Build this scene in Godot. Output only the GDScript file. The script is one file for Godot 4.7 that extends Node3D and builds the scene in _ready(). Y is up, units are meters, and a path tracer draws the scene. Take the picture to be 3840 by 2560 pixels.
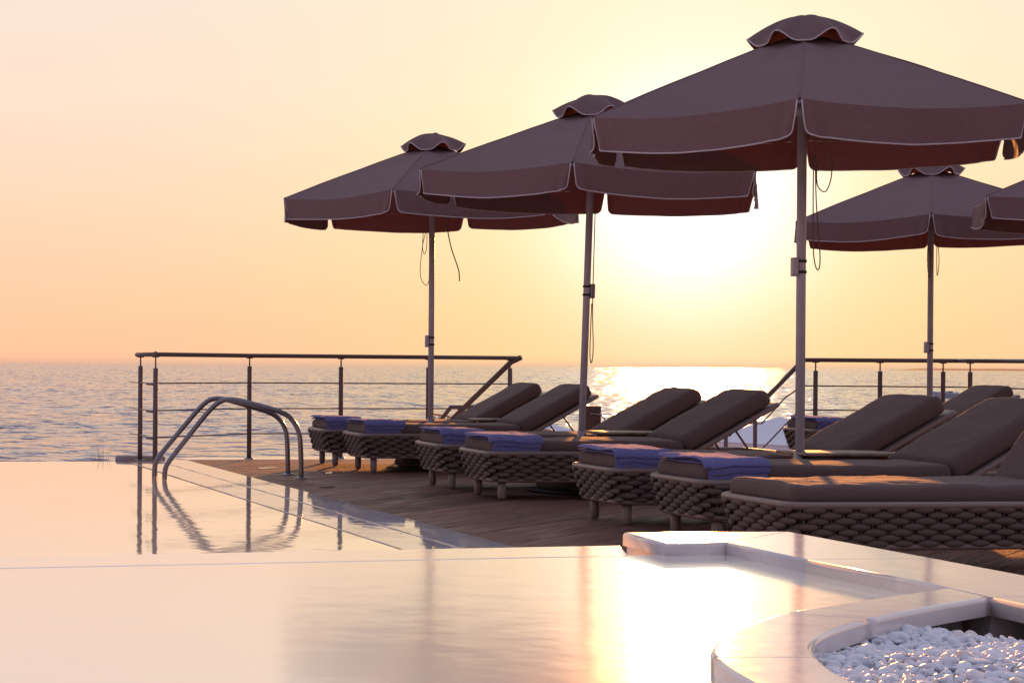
extends Node3D

# ---------------------------------------------------------------- helpers
var rng := RandomNumberGenerator.new()
var noise := FastNoiseLite.new()
var M := {}
var taken := {}
var seat_bends
var shift := 0.0
var crease := 1.0

func numbered(called: String) -> String:
	var n: int = taken.get(called, 0)
	taken[called] = n + 1
	return called if n == 0 else "%s_%03d" % [called, n]

func new_st() -> SurfaceTool:
	var st := SurfaceTool.new()
	st.begin(Mesh.PRIMITIVE_TRIANGLES)
	st.set_smooth_group(0)
	return st

func flat_st() -> SurfaceTool:
	var st := new_st()
	st.set_smooth_group(-1)
	return st

func tri(st: SurfaceTool, a: Vector3, b: Vector3, c: Vector3) -> void:
	# normal = (b - a) x (c - a)
	st.add_vertex(a); st.add_vertex(c); st.add_vertex(b)

func quad(st: SurfaceTool, a: Vector3, b: Vector3, c: Vector3, d: Vector3) -> void:
	tri(st, a, b, c); tri(st, a, c, d)

func grid(st: SurfaceTool, nu: int, nv: int, f: Callable, flip := false) -> void:
	var rows := []
	for i in nu + 1:
		var r := PackedVector3Array()
		for j in nv + 1:
			r.append(f.call(float(i) / nu, float(j) / nv))
		rows.append(r)
	for i in nu:
		for j in nv:
			var a: Vector3 = rows[i][j]
			var b: Vector3 = rows[i + 1][j]
			var c: Vector3 = rows[i + 1][j + 1]
			var d: Vector3 = rows[i][j + 1]
			if flip: quad(st, a, d, c, b)
			else: quad(st, a, b, c, d)

func commit(st: SurfaceTool) -> ArrayMesh:
	st.generate_normals()
	st.index()
	return st.commit()

func part(called: String, mesh: Mesh, mat: Material, parent: Node, pos := Vector3.ZERO, rot := Vector3.ZERO) -> MeshInstance3D:
	var o := MeshInstance3D.new()
	o.mesh = mesh
	o.material_override = mat
	o.name = numbered(called) if parent == self else called
	o.position = pos
	o.rotation = rot
	parent.add_child(o, true)
	return o

func thing(called: String, label: String, category: String, pos := Vector3.ZERO, yaw := 0.0, group := "") -> Node3D:
	var o := Node3D.new()
	o.name = numbered(called)
	o.position = pos
	o.rotation.y = yaw
	add_child(o)
	tag(o, label, category, group)
	return o

func tag(o: Node, label: String, category: String, group := "") -> void:
	o.set_meta("label", label)
	o.set_meta("category", category)
	if group: o.set_meta("group", group)

func structure(called: String, mesh: Mesh, mat: Material, parent: Node = self) -> MeshInstance3D:
	var o := part(called, mesh, mat, parent)
	if parent == self: o.set_meta("kind", "structure")
	return o

func tube(st: SurfaceTool, pts: PackedVector3Array, r: float, sides := 10, closed := false, r_end := -1.0) -> void:
	var n := pts.size()
	var rings := []
	var side := Vector3.ZERO
	for i in n:
		var a := pts[(i - 1 + n) % n] if closed else pts[maxi(i - 1, 0)]
		var b := pts[(i + 1) % n] if closed else pts[mini(i + 1, n - 1)]
		var t := (b - a).normalized()
		if side == Vector3.ZERO:
			side = t.cross(Vector3.UP if absf(t.y) < 0.9 else Vector3.RIGHT).normalized()
		side = (side - t * side.dot(t)).normalized()
		var up := t.cross(side)
		var rr := r if r_end < 0 else lerpf(r, r_end, float(i) / (n - 1))
		var ring := PackedVector3Array()
		for k in sides:
			var w := TAU * k / sides
			ring.append(pts[i] + (side * cos(w) + up * sin(w)) * rr)
		rings.append(ring)
	for i in (n if closed else n - 1):
		var p: PackedVector3Array = rings[i]
		var q: PackedVector3Array = rings[(i + 1) % n]
		for k in sides:
			var l := (k + 1) % sides
			quad(st, p[k], p[l], q[l], q[k])
	if not closed:
		for k in range(1, sides - 1):
			tri(st, rings[0][0], rings[0][k + 1], rings[0][k])
			tri(st, rings[n - 1][0], rings[n - 1][k], rings[n - 1][k + 1])

func tube_mesh(pts: Array, r: float, sides := 10, closed := false) -> ArrayMesh:
	var st := new_st()
	tube(st, PackedVector3Array(pts), r, sides, closed)
	return commit(st)

func smooth_path(pts: Array, per := 6) -> PackedVector3Array:
	var out := PackedVector3Array()
	for i in pts.size() - 1:
		var p0: Vector3 = pts[maxi(i - 1, 0)]
		var p1: Vector3 = pts[i]
		var p2: Vector3 = pts[i + 1]
		var p3: Vector3 = pts[mini(i + 2, pts.size() - 1)]
		for k in per:
			out.append(p1.cubic_interpolate(p2, p0, p3, float(k) / per))
	out.append(pts[-1])
	return out

func lathe(profile: Array, sides := 24) -> ArrayMesh:
	# profile: Vector2(radius, y) from bottom to top
	var st := new_st()
	for i in profile.size() - 1:
		var a: Vector2 = profile[i]
		var b: Vector2 = profile[i + 1]
		for k in sides:
			var w0 := TAU * k / sides
			var w1 := TAU * (k + 1) / sides
			var d0 := Vector3(sin(w0), 0, cos(w0))
			var d1 := Vector3(sin(w1), 0, cos(w1))
			var p := d0 * a.x + Vector3.UP * a.y
			var q := d1 * a.x + Vector3.UP * a.y
			var r := d1 * b.x + Vector3.UP * b.y
			var s := d0 * b.x + Vector3.UP * b.y
			if a.x > 1e-5: tri(st, p, q, r)
			if b.x > 1e-5: tri(st, p, r, s)
	return commit(st)

func rod(a: Vector3, b: Vector3, r: float, sides := 12) -> ArrayMesh:
	return tube_mesh([a, b], r, sides)

func round_box(size: Vector3, r: float, n: Vector3i, bend = null) -> ArrayMesh:
	# box with rounded edges, base at y = 0, centred on x and z; bend(p) deforms it
	var st := new_st()
	var h := size / 2.0
	var inner := (h - Vector3(r, r, r)).max(Vector3(0.0001, 0.0001, 0.0001))
	var edge := func(t: float) -> float:   # denser towards the ends
		return sin((t - 0.5) * PI) if true else t
	for axis in 3:
		for sgn in [-1.0, 1.0]:
			var ua := (axis + 1) % 3
			var va := (axis + 2) % 3
			var f := func(u: float, v: float) -> Vector3:
				var p := Vector3.ZERO
				p[axis] = sgn * h[axis]
				p[ua] = edge.call(u) * h[ua]
				p[va] = edge.call(v) * h[va]
				var q := p.clamp(-inner, inner)
				var d := p - q
				p = q + (d.normalized() * r if d.length() > 1e-6 else d)
				p.y += h.y
				return bend.call(p) if bend != null else p
			grid(st, n[ua], n[va], f, sgn < 0)
	return commit(st)

func bar_box(size: Vector3, r := 0.004) -> ArrayMesh:
	return round_box(size, r, Vector3i(4, 4, 4))

func inset(pts: PackedVector2Array, d: PackedFloat32Array) -> PackedVector2Array:
	# pts anticlockwise (seen with x right, y up); edge i runs from pts[i] to pts[i + 1] and moves in by d[i]
	var n := pts.size()
	var out := PackedVector2Array()
	for i in n:
		var a := pts[(i - 1 + n) % n]
		var b := pts[i]
		var c := pts[(i + 1) % n]
		var t0 := (b - a).normalized()
		var t1 := (c - b).normalized()
		var n0 := Vector2(-t0.y, t0.x)
		var n1 := Vector2(-t1.y, t1.x)
		var d0 := d[(i - 1 + n) % n]
		var d1 := d[i]
		if absf(t0.cross(t1)) < 0.03:
			out.append(b + (n0 + n1).normalized() * (d0 + d1) / 2.0)
		else:
			var hit: Variant = Geometry2D.line_intersects_line(b + n0 * d0, t0, b + n1 * d1, t1)
			out.append(hit if hit != null else b)
	return out

func slab(pts: PackedVector2Array, top: float, bottom: float, radius: float, joints: Array, joint_gap := 0.0022) -> ArrayMesh:
	# pts are (x, z) in the world; a slab with rounded upper edges except along joints, where it is only eased
	var p := PackedVector2Array()
	for q in pts: p.append(Vector2(q.x, -q.y))
	var free := PackedFloat32Array()
	var tight := PackedFloat32Array()
	for i in p.size():
		free.append(joint_gap * 1.6 if i in joints else radius)
		tight.append(joint_gap if i in joints else 0.0)
	if Geometry2D.is_polygon_clockwise(p): push_error("slab wants anticlockwise points")
	var st := new_st()
	var rings := []
	var steps := 6
	for k in steps + 1:
		var w := PI / 2 * k / steps
		var d := PackedFloat32Array()
		for i in p.size(): d.append(tight[i] + (free[i] - tight[i]) * (1.0 - sin(w)))
		var r := PackedVector3Array()
		for q in inset(p, d): r.append(Vector3(q.x, top - radius * (1.0 - cos(w)), -q.y))
		rings.append(r)
	var low := PackedVector3Array()
	for q in rings[steps]: low.append(Vector3(q.x, bottom, q.z))
	rings.append(low)
	var flat := PackedVector2Array()
	for q in rings[0]: flat.append(Vector2(q.x, -q.z))
	st.set_smooth_group(1)
	var ids := Geometry2D.triangulate_polygon(flat)
	for i in range(0, ids.size(), 3):
		var a: Vector3 = rings[0][ids[i]]
		var b: Vector3 = rings[0][ids[i + 1]]
		var c: Vector3 = rings[0][ids[i + 2]]
		if (b - a).cross(c - a).y > 0: tri(st, a, b, c)
		else: tri(st, a, c, b)
	st.set_smooth_group(2)
	for k in rings.size() - 1:
		for i in p.size():
			var j := (i + 1) % p.size()
			quad(st, rings[k][i], rings[k + 1][i], rings[k + 1][j], rings[k][j])
	return commit(st)

func prism(pts: PackedVector2Array, top: float, bottom: float) -> ArrayMesh:
	# plain straight-sided block over an (x, z) outline
	var p := PackedVector2Array()
	for q in pts: p.append(Vector2(q.x, -q.y))
	if Geometry2D.is_polygon_clockwise(p): p.reverse()
	var st := flat_st()
	var ids := Geometry2D.triangulate_polygon(p)
	for i in range(0, ids.size(), 3):
		var t := []
		for k in 3: t.append(Vector3(p[ids[i + k]].x, top, -p[ids[i + k]].y))
		if (t[1] - t[0]).cross(t[2] - t[0]).y < 0: t = [t[0], t[2], t[1]]
		tri(st, t[0], t[1], t[2])
		var dn := Vector3(0, top - bottom, 0)
		tri(st, t[0] - dn, t[2] - dn, t[1] - dn)
	for i in p.size():
		var a := Vector3(p[i].x, top, -p[i].y)
		var b := Vector3(p[(i + 1) % p.size()].x, top, -p[(i + 1) % p.size()].y)
		var dn := Vector3(0, top - bottom, 0)
		quad(st, a, a - dn, b - dn, b)
	return commit(st)

# ---------------------------------------------------------------- materials
func noise_tex(freq: float, ramp: Array = [], normal := 0.0, octaves := 4, seed_ := 1, size := 512, kind := FastNoiseLite.TYPE_SIMPLEX_SMOOTH) -> NoiseTexture2D:
	var n := FastNoiseLite.new()
	n.noise_type = kind
	n.frequency = freq
	n.fractal_octaves = octaves
	n.seed = seed_
	var t := NoiseTexture2D.new()
	t.noise = n
	t.width = size
	t.height = size
	t.seamless = true
	if normal > 0.0:
		t.as_normal_map = true
		t.bump_strength = normal
	if ramp:
		var g := Gradient.new()
		var cols := PackedColorArray()
		var offs := PackedFloat32Array()
		for k in ramp:
			offs.append(k[0]); cols.append(k[1])
		g.offsets = offs
		g.colors = cols
		t.color_ramp = g
	return t

func lin(r: float, g: float, b: float) -> Color:
	return Color(r, g, b).linear_to_srgb()

func mat(called: String, color: Color, rough := 0.8, metal := 0.0) -> StandardMaterial3D:
	var m := StandardMaterial3D.new()
	m.resource_name = called
	m.albedo_color = color
	m.roughness = rough
	m.metallic = metal
	m.cull_mode = BaseMaterial3D.CULL_DISABLED
	return m

func triplanar(m: StandardMaterial3D, scale: Vector3, world := false) -> void:
	m.uv1_triplanar = true
	m.uv1_world_triplanar = world
	m.uv1_scale = scale

func make_materials() -> void:
	var m: StandardMaterial3D
	# woven outdoor cloth of the parasols: taupe, lets some light through
	m = mat("parasol_cloth", lin(0.188, 0.114, 0.116), 0.9)
	m.albedo_texture = noise_tex(0.05, [[0.0, Color(0.93, 0.93, 0.93)], [1.0, Color(1, 1, 1)]], 0, 4, 3)
	m.normal_enabled = true
	m.normal_texture = noise_tex(0.012, [], 3.0, 4, 5)
	m.normal_scale = 0.6
	m.backlight_enabled = true
	m.backlight = Color(0.34, 0.14, 0.045)
	triplanar(m, Vector3(0.9, 0.9, 0.9))
	M.cloth = m
	M.piping = mat("piping", lin(0.5, 0.44, 0.47), 0.8)
	m = mat("cushion_cloth", lin(0.125, 0.08, 0.072), 0.92)
	m.albedo_texture = noise_tex(0.06, [[0.0, Color(0.9, 0.9, 0.9)], [1.0, Color(1, 1, 1)]], 0, 5, 7)
	m.normal_enabled = true
	m.normal_texture = noise_tex(0.02, [], 4.0, 5, 9)
	m.normal_scale = 0.35
	m.rim_enabled = true
	m.rim = 0.25
	triplanar(m, Vector3(1.4, 1.4, 1.4))
	M.cushion = m
	m = mat("rope", lin(0.175, 0.122, 0.104), 0.85)
	m.albedo_texture = noise_tex(0.05, [[0.0, Color(0.7, 0.7, 0.7)], [1.0, Color(1, 1, 1)]], 0, 3, 17, 256)
	m.normal_enabled = true
	m.normal_texture = noise_tex(0.06, [], 6.0, 3, 19, 256)
	m.normal_scale = 0.6
	triplanar(m, Vector3(2, 9, 2))
	M.rope = m
	m = mat("lounger_paint", lin(0.2, 0.145, 0.127), 0.42)
	m.normal_enabled = true
	m.normal_texture = noise_tex(0.08, [], 1.5, 3, 21, 256)
	m.normal_scale = 0.12
	triplanar(m, Vector3(3, 3, 3))
	M.frame = m
	m = mat("towel", lin(0.16, 0.16, 0.37), 0.95)
	m.albedo_texture = noise_tex(0.04, [[0.0, Color(0.82, 0.82, 0.84)], [1.0, Color(1, 1, 1)]], 0, 5, 23)
	m.normal_enabled = true
	m.normal_texture = noise_tex(0.12, [], 6.0, 4, 25)
	m.normal_scale = 0.55
	m.rim_enabled = true
	m.rim = 0.5
	triplanar(m, Vector3(3, 3, 3))
	M.towel = m
	m = mat("pole_paint", lin(0.52, 0.47, 0.5), 0.38)
	m.albedo_texture = noise_tex(0.02, [[0.0, Color(0.88, 0.87, 0.87)], [1.0, Color(1, 1, 1)]], 0, 4, 27, 256)
	triplanar(m, Vector3(2, 0.7, 2))
	M.pole = m
	m = mat("stainless_steel", lin(0.20, 0.185, 0.20), 0.26, 0.85)
	m.roughness_texture = noise_tex(0.03, [[0.0, Color(0.7, 0.7, 0.7)], [1.0, Color(1, 1, 1)]], 0, 3, 29, 256)
	triplanar(m, Vector3(2, 2, 2))
	M.steel = m
	m = mat("rail_paint", lin(0.125, 0.085, 0.08), 0.6, 0.1)
	M.rail = m
	M.dark = mat("dark_strap", lin(0.035, 0.03, 0.03), 0.7)
	M.cord = mat("cord", lin(0.16, 0.11, 0.08), 0.9)
	# decking, a few tones of the same hardwood
	M.wood = []
	for k in 7:
		var tone: float = [1.0, 0.82, 1.12, 0.66, 0.93, 1.05, 0.55][k]
		m = mat("decking", lin(0.215 * tone, 0.112 * tone, 0.082 * tone), 0.8)
		m.metallic_specular = 0.3
		m.albedo_texture = noise_tex(0.012, [[0.0, Color(0.62, 0.6, 0.58)], [0.45, Color(0.9, 0.9, 0.9)], [0.75, Color(1, 1, 1)], [1.0, Color(0.75, 0.72, 0.7)]], 0, 5, 31 + k % 2)
		m.roughness_texture = noise_tex(0.008, [[0.0, Color(0.45, 0.45, 0.45)], [0.42, Color(0.72, 0.72, 0.72)], [1.0, Color(1, 1, 1)]], 0, 3, 41)
		m.normal_enabled = true
		m.normal_texture = noise_tex(0.03, [], 4.0, 4, 43)
		m.normal_scale = 0.3
		triplanar(m, Vector3(0.35, 5.0, 5.0))
		m.uv1_offset = Vector3(0.137 * k, 0.31 * k, 0.173 * k)
		M.wood.append(m)
	m = mat("table_wood", lin(0.33, 0.23, 0.16), 0.5)
	m.albedo_texture = M.wood[0].albedo_texture
	triplanar(m, Vector3(0.8, 5, 5))
	M.table = m
	m = mat("polished_marble", lin(0.74, 0.68, 0.66), 0.14)
	m.albedo_texture = noise_tex(0.006, [[0.0, Color(0.95, 0.945, 0.95)], [0.45, Color(1, 1, 1)], [0.52, Color(0.965, 0.96, 0.96)], [0.6, Color(1, 1, 1)], [1.0, Color(0.97, 0.97, 0.97)]], 0, 6, 51)
	m.roughness_texture = noise_tex(0.02, [[0.0, Color(0.75, 0.75, 0.75)], [0.5, Color(0.85, 0.85, 0.85)], [1.0, Color(1, 1, 1)]], 0, 5, 53)
	m.normal_enabled = true
	m.normal_texture = noise_tex(0.015, [], 2.0, 5, 55)
	m.normal_scale = 0.04
	triplanar(m, Vector3(1.1, 1.1, 1.1), true)
	M.marble = m
	m = mat("wet_tile", lin(0.62, 0.55, 0.5), 0.06)
	m.albedo_texture = M.marble.albedo_texture
	m.roughness_texture = noise_tex(0.01, [[0.0, Color(0.3, 0.3, 0.3)], [0.55, Color(0.45, 0.45, 0.45)], [0.7, Color(1, 1, 1)], [1.0, Color(1, 1, 1)]], 0, 4, 57)
	m.normal_enabled = true
	m.normal_texture = noise_tex(0.02, [], 2.0, 4, 59)
	m.normal_scale = 0.035
	m.metallic_specular = 0.7
	triplanar(m, Vector3(0.5, 0.5, 0.5), true)
	M.tile = m
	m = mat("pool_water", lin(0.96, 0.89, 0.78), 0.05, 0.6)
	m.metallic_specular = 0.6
	m.normal_enabled = true
	m.normal_texture = noise_tex(0.012, [], 3.0, 3, 61)
	m.normal_scale = 0.06
	triplanar(m, Vector3(0.55, 0.55, 0.55), true)
	M.pool = m
	m = m.duplicate()
	m.roughness = 0.15
	m.metallic = 0.44
	m.normal_scale = 0.07
	M.still = m
	m = mat("sea_water", lin(0.12, 0.095, 0.17), 0.06)
	m.metallic_specular = 0.6
	m.normal_enabled = true
	m.normal_texture = noise_tex(0.03, [], 12.0, 4, 67, 1024)
	m.normal_scale = 0.5
	triplanar(m, Vector3(0.005, 0.005, 0.005), true)
	M.sea = m
	m = mat("pebble_concrete", lin(0.14, 0.105, 0.085), 0.95)
	m.albedo_texture = noise_tex(0.06, [[0.0, Color(0.4, 0.38, 0.36)], [0.5, Color(0.9, 0.9, 0.9)], [1.0, Color(1, 1, 1)]], 0, 2, 71, 256, FastNoiseLite.TYPE_CELLULAR)
	m.normal_enabled = true
	m.normal_texture = noise_tex(0.06, [], 8.0, 2, 71, 256, FastNoiseLite.TYPE_CELLULAR)
	triplanar(m, Vector3(3, 3, 3))
	M.aggregate = m
	m = mat("concrete", lin(0.36, 0.33, 0.33), 0.85)
	m.albedo_texture = noise_tex(0.01, [[0.0, Color(0.8, 0.8, 0.8)], [1.0, Color(1, 1, 1)]], 0, 5, 73)
	triplanar(m, Vector3(0.8, 0.8, 0.8), true)
	M.concrete = m
	M.pebble = []
	for c in [Vector3(0.78, 0.79, 0.84), Vector3(0.85, 0.86, 0.89), Vector3(0.62, 0.65, 0.72), Vector3(0.80, 0.73, 0.66)]:
		m = mat("white_pebble", lin(c.x, c.y, c.z), 0.42)
		m.albedo_texture = noise_tex(0.02, [[0.0, Color(0.9, 0.9, 0.9)], [1.0, Color(1, 1, 1)]], 0, 4, 75, 256)
		m.subsurf_scatter_enabled = true
		m.subsurf_scatter_strength = 0.12
		triplanar(m, Vector3(6, 6, 6))
		M.pebble.append(m)
	M.soil = mat("soil", lin(0.035, 0.026, 0.022), 1.0)
	M.white_sheet = mat("tent_sheet", lin(0.66, 0.66, 0.72), 0.8)
	M.hull = mat("hull", lin(0.7, 0.7, 0.74), 0.3)
	M.red = mat("red_paint", lin(0.5, 0.09, 0.05), 0.5)
	M.panel = mat("shower_panel", lin(0.05, 0.03, 0.025), 0.5)
	M.leaf = mat("dry_grass", lin(0.1, 0.09, 0.05), 0.9)
	M.land = mat("far_land", lin(0.16, 0.13, 0.1), 1.0)

# ---------------------------------------------------------------- sky
const SUN_AZ := 19.6
const SUN_EL := 5.3

func sun_dir() -> Vector3:
	var a := deg_to_rad(SUN_AZ)
	var e := deg_to_rad(SUN_EL)
	return Vector3(sin(a) * cos(e), sin(e), -cos(a) * cos(e))

func make_sky() -> ImageTexture:
	var w := 1024
	var h := 512
	var sun := sun_dir()
	var data := PackedFloat32Array()
	data.resize(w * h * 3)
	# evening air: clear colour by height, warm towards the sun, blue away from it
	var warm := [[0.0, Vector3(1.04, 0.57, 0.35)], [2.0, Vector3(1.06, 0.63, 0.39)], [5.0, Vector3(1.06, 0.70, 0.49)], [9.0, Vector3(1.02, 0.77, 0.62)], [13.0, Vector3(0.94, 0.80, 0.69)], [25.0, Vector3(0.78, 0.70, 0.74)], [50.0, Vector3(0.55, 0.56, 0.72)], [90.0, Vector3(0.42, 0.47, 0.68)]]
	var cool := [[0.0, Vector3(0.33, 0.26, 0.31)], [6.0, Vector3(0.40, 0.31, 0.36)], [14.0, Vector3(0.42, 0.36, 0.46)], [30.0, Vector3(0.42, 0.43, 0.62)], [90.0, Vector3(0.42, 0.47, 0.68)]]
	var at_height := func(table: Array, e: float) -> Vector3:
		for k in table.size() - 1:
			if e <= table[k + 1][0]:
				var t: float = (e - table[k][0]) / (table[k + 1][0] - table[k][0])
				return (table[k][1] as Vector3).lerp(table[k + 1][1], t * t * (3 - 2 * t) if k == -1 else t)
		return table[-1][1]
	for j in h:
		var e := PI / 2 - (j + 0.5) / h * PI
		var deg := maxf(rad_to_deg(e), 0.0)
		var cw: Vector3 = at_height.call(warm, deg)
		var cc: Vector3 = at_height.call(cool, deg)
		var ce := cos(e)
		var se := sin(e)
		for i in w:
			var a := (i + 0.5) / w * TAU
			var d := Vector3(sin(a) * ce, se, -cos(a) * ce)
			var g := rad_to_deg(acos(clampf(d.dot(sun), -1.0, 1.0)))
			var away := 0.5 - 0.5 * cos(a - deg_to_rad(SUN_AZ))
			var c := cw.lerp(cc, smoothstep(0.06, 0.8, away))
			c += Vector3(0.35, 0.45, 0.72) * (1.15 * exp(-pow(g / 3.3, 2.0)))
			c += Vector3(0.3, 0.29, 0.26) * exp(-g / 4.8)
			c += Vector3(0.03, 0.09, -0.10) * exp(-pow(g / 12.0, 2.0))
			c *= 1.0 + 0.03 * noise.get_noise_3d(d.x * 160, d.y * 900, d.z * 160)
			var o := (j * w + i) * 3
			data[o] = c.x
			data[o + 1] = c.y
			data[o + 2] = c.z
	var im := Image.create_from_data(w, h, false, Image.FORMAT_RGBF, data.to_byte_array())
	return ImageTexture.create_from_image(im)

# ---------------------------------------------------------------- loungers
const RIM := 0.35
const LEN := 2.33
const WID := 0.69
const HINGE := 1.54
const TOP := 0.44

func ring_path(x0: float, x1: float, hw: float, y: float, rc: float, per := 6) -> PackedVector3Array:
	var pts := PackedVector3Array()
	var corners := [[x1 - rc, hw - rc, 0.0], [x0 + rc, hw - rc, 1.0], [x0 + rc, -hw + rc, 2.0], [x1 - rc, -hw + rc, 3.0]]
	for c in corners:
		for k in per + 1:
			var w: float = PI / 2 * (c[2] + float(k) / per)
			pts.append(Vector3(c[0] + rc * cos(w), y, c[1] + rc * sin(w)))
	return pts

func along(pts: PackedVector3Array, s: float) -> Array:
	# point and direction at length s on a closed path
	for i in pts.size():
		var a := pts[i]
		var b := pts[(i + 1) % pts.size()]
		var l := a.distance_to(b)
		if s <= l and l > 1e-6: return [a.lerp(b, s / l), (b - a) / l]
		s -= l
	return [pts[0], (pts[1] - pts[0]).normalized()]

func make_lounger(back_angle: float) -> Node3D:
	var t := thing("sun_lounger", "", "sun lounger")
	var top := ring_path(0, LEN, WID / 2, RIM, 0.09)
	var low := ring_path(0.045, LEN - 0.045, WID / 2 - 0.045, 0.15, 0.09)
	part("top_rim", tube_mesh(Array(top), 0.019, 12, true), M.frame, t)
	part("bottom_rim", tube_mesh(Array(low), 0.017, 10, true), M.frame, t)
	var leg := lathe([Vector2(0.0, 0.0), Vector2(0.014, 0.002), Vector2(0.024, 0.01), Vector2(0.029, 0.024), Vector2(0.03, 0.05), Vector2(0.03, 0.165), Vector2(0.0, 0.165)], 18)
	for x in [0.13, LEN - 0.13]:
		for z in [-WID / 2 + 0.095, WID / 2 - 0.095]:
			part("leg", leg, M.frame, t, Vector3(x, 0, z))
	# upright ropes, with the braided rope bulging in front of every second one
	var perim := 0.0
	for i in top.size(): perim += top[i].distance_to(top[(i + 1) % top.size()])
	var per2 := 0.0
	for i in low.size(): per2 += low[i].distance_to(low[(i + 1) % low.size()])
	var count := 84
	var st := new_st()
	var columns := []
	for k in count:
		var a := along(top, perim * (k + 0.5) / count)
		var b := along(low, per2 * (k + 0.5) / count)
		columns.append([a[0], b[0], a[1]])
		tube(st, PackedVector3Array([a[0], b[0]]), 0.0065, 6)
	var basket := part("woven_basket", commit(st), M.rope, t)
	var knot := SphereMesh.new()
	knot.radius = 1.0
	knot.height = 2.0
	knot.radial_segments = 12
	knot.rings = 6
	var rows := 7
	for r in rows:
		var f := (r + 0.75) / (rows + 0.35)
		for k in count:
			if (k + r) % 2: continue
			var c: Array = columns[k]
			var p: Vector3 = (c[0] as Vector3).lerp(c[1], f)
			var dir: Vector3 = c[2]
			var out := dir.cross(Vector3.UP).normalized()
			if out.dot(p - Vector3(LEN / 2, p.y, 0)) < 0: out = -out
			var o := part("rope_knot", knot, M.rope, basket, p + out * 0.006)
			var long := 0.0585
			o.transform.basis = Basis(dir * long, Vector3.UP * 0.0198, dir.cross(Vector3.UP) * 0.0195) * Basis(Vector3.FORWARD, rng.randf_range(-0.12, 0.12)).scaled(Vector3.ONE * rng.randf_range(0.93, 1.07))
	var added_lining := new_st()  # added ring inside the basket, stops light leaking through the weave gaps
	for i in top.size():
		var j := (i + 1) % top.size()
		var mid := Vector3(LEN / 2, 0, 0)
		var tuck := func(p: Vector3, y: float) -> Vector3: return Vector3(mid.x + (p.x - mid.x) * 0.965, y, p.z * 0.89)
		quad(added_lining, tuck.call(low[i], 0.145), tuck.call(top[i], RIM - 0.02), tuck.call(top[j], RIM - 0.02), tuck.call(low[j], 0.145))
	part("added_lining", commit(added_lining), M.rope, t)
	# slatted seat deck and cushions
	part("seat_board", round_box(Vector3(HINGE - 0.02, 0.02, WID - 0.05), 0.008, Vector3i(8, 3, 6)), M.frame, t, Vector3(HINGE / 2 + 0.01, RIM - 0.018, 0))
	var soft := func(p: Vector3) -> Vector3:
		var k := smoothstep(0.03, 0.09, p.y)
		p.y += k * crease * (0.007 * noise.get_noise_3d(p.x * 150, shift, p.z * 110) + 0.006 * noise.get_noise_3d(p.x * 420, shift + 7, p.z * 260) + 0.004 * noise.get_noise_3d(p.x * 900 + p.z * 500, shift, p.z * 200))
		p.y += k * 0.012 * (1.0 - pow(absf(p.z) / 0.33, 4.0))
		p.z += 0.005 * noise.get_noise_3d(p.x * 160, p.y * 200, 30)
		return p
	seat_bends = soft
	part("seat_cushion", round_box(Vector3(HINGE - 0.035, TOP - RIM - 0.002, WID - 0.075), 0.034, Vector3i(40, 8, 24), soft), M.cushion, t, Vector3(HINGE / 2 + 0.012, RIM + 0.002, 0))
	var ang := deg_to_rad(back_angle)
	var pad := func(p: Vector3) -> Vector3:
		var k := smoothstep(0.03, 0.1, p.y)
		p.y += k * (0.009 * noise.get_noise_3d(p.x * 170, 50, p.z * 120) + 0.010 * (1.0 - pow(absf(p.z) / 0.33, 4.0)))
		p.y += k * 0.006 * noise.get_noise_3d(p.x * 60 + p.z * 260, 90, p.z * 60 - p.x * 380)
		p.z += 0.006 * noise.get_noise_3d(p.x * 160, p.y * 200, 80)
		p.x += 0.006 * noise.get_noise_3d(p.z * 220, p.y * 200, 120)
		return p
	var hinge := Vector3(HINGE + 0.025, RIM + 0.03, 0)
	var along_back := Vector3(cos(ang), sin(ang), 0)
	var up_back := Vector3(-sin(ang), cos(ang), 0)
	part("back_cushion", round_box(Vector3(0.78, 0.12, WID - 0.06), 0.042, Vector3i(28, 8, 24), pad), M.cushion, t, hinge + along_back * 0.37 - up_back * 0.018, Vector3(0, 0, ang))
	var board := round_box(Vector3(0.76, 0.036, WID - 0.04), 0.017, Vector3i(10, 6, 10))
	part("back_frame", board, M.frame, t, hinge + along_back * 0.415 - up_back * 0.062, Vector3(0, 0, ang))
	for x in [0.14, 0.4, 0.64]:
		part("batten", bar_box(Vector3(0.09, 0.012, WID - 0.2)), M.frame, t, hinge + along_back * x - up_back * 0.029, Vector3(0, 0, ang))
	for z in [-0.24, 0.24]:
		var s0: Vector3 = hinge + along_back * 0.42 - up_back * 0.05
		part("strut", rod(s0 + Vector3(0, 0, z), Vector3(s0.x + 0.16, RIM - 0.03, z), 0.009, 8), M.frame, t)
	part("cross_bar", rod(Vector3(s_end(hinge, along_back, up_back), RIM - 0.03, -WID / 2), Vector3(s_end(hinge, along_back, up_back), RIM - 0.03, WID / 2), 0.012, 8), M.frame, t)
	part("hinge_bar", rod(Vector3(HINGE, RIM - 0.012, -WID / 2), Vector3(HINGE, RIM - 0.012, WID / 2), 0.014, 8), M.frame, t)
	return t

func s_end(hinge: Vector3, a: Vector3, u: Vector3) -> float:
	return (hinge + a * 0.42 - u * 0.05).x + 0.16

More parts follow.
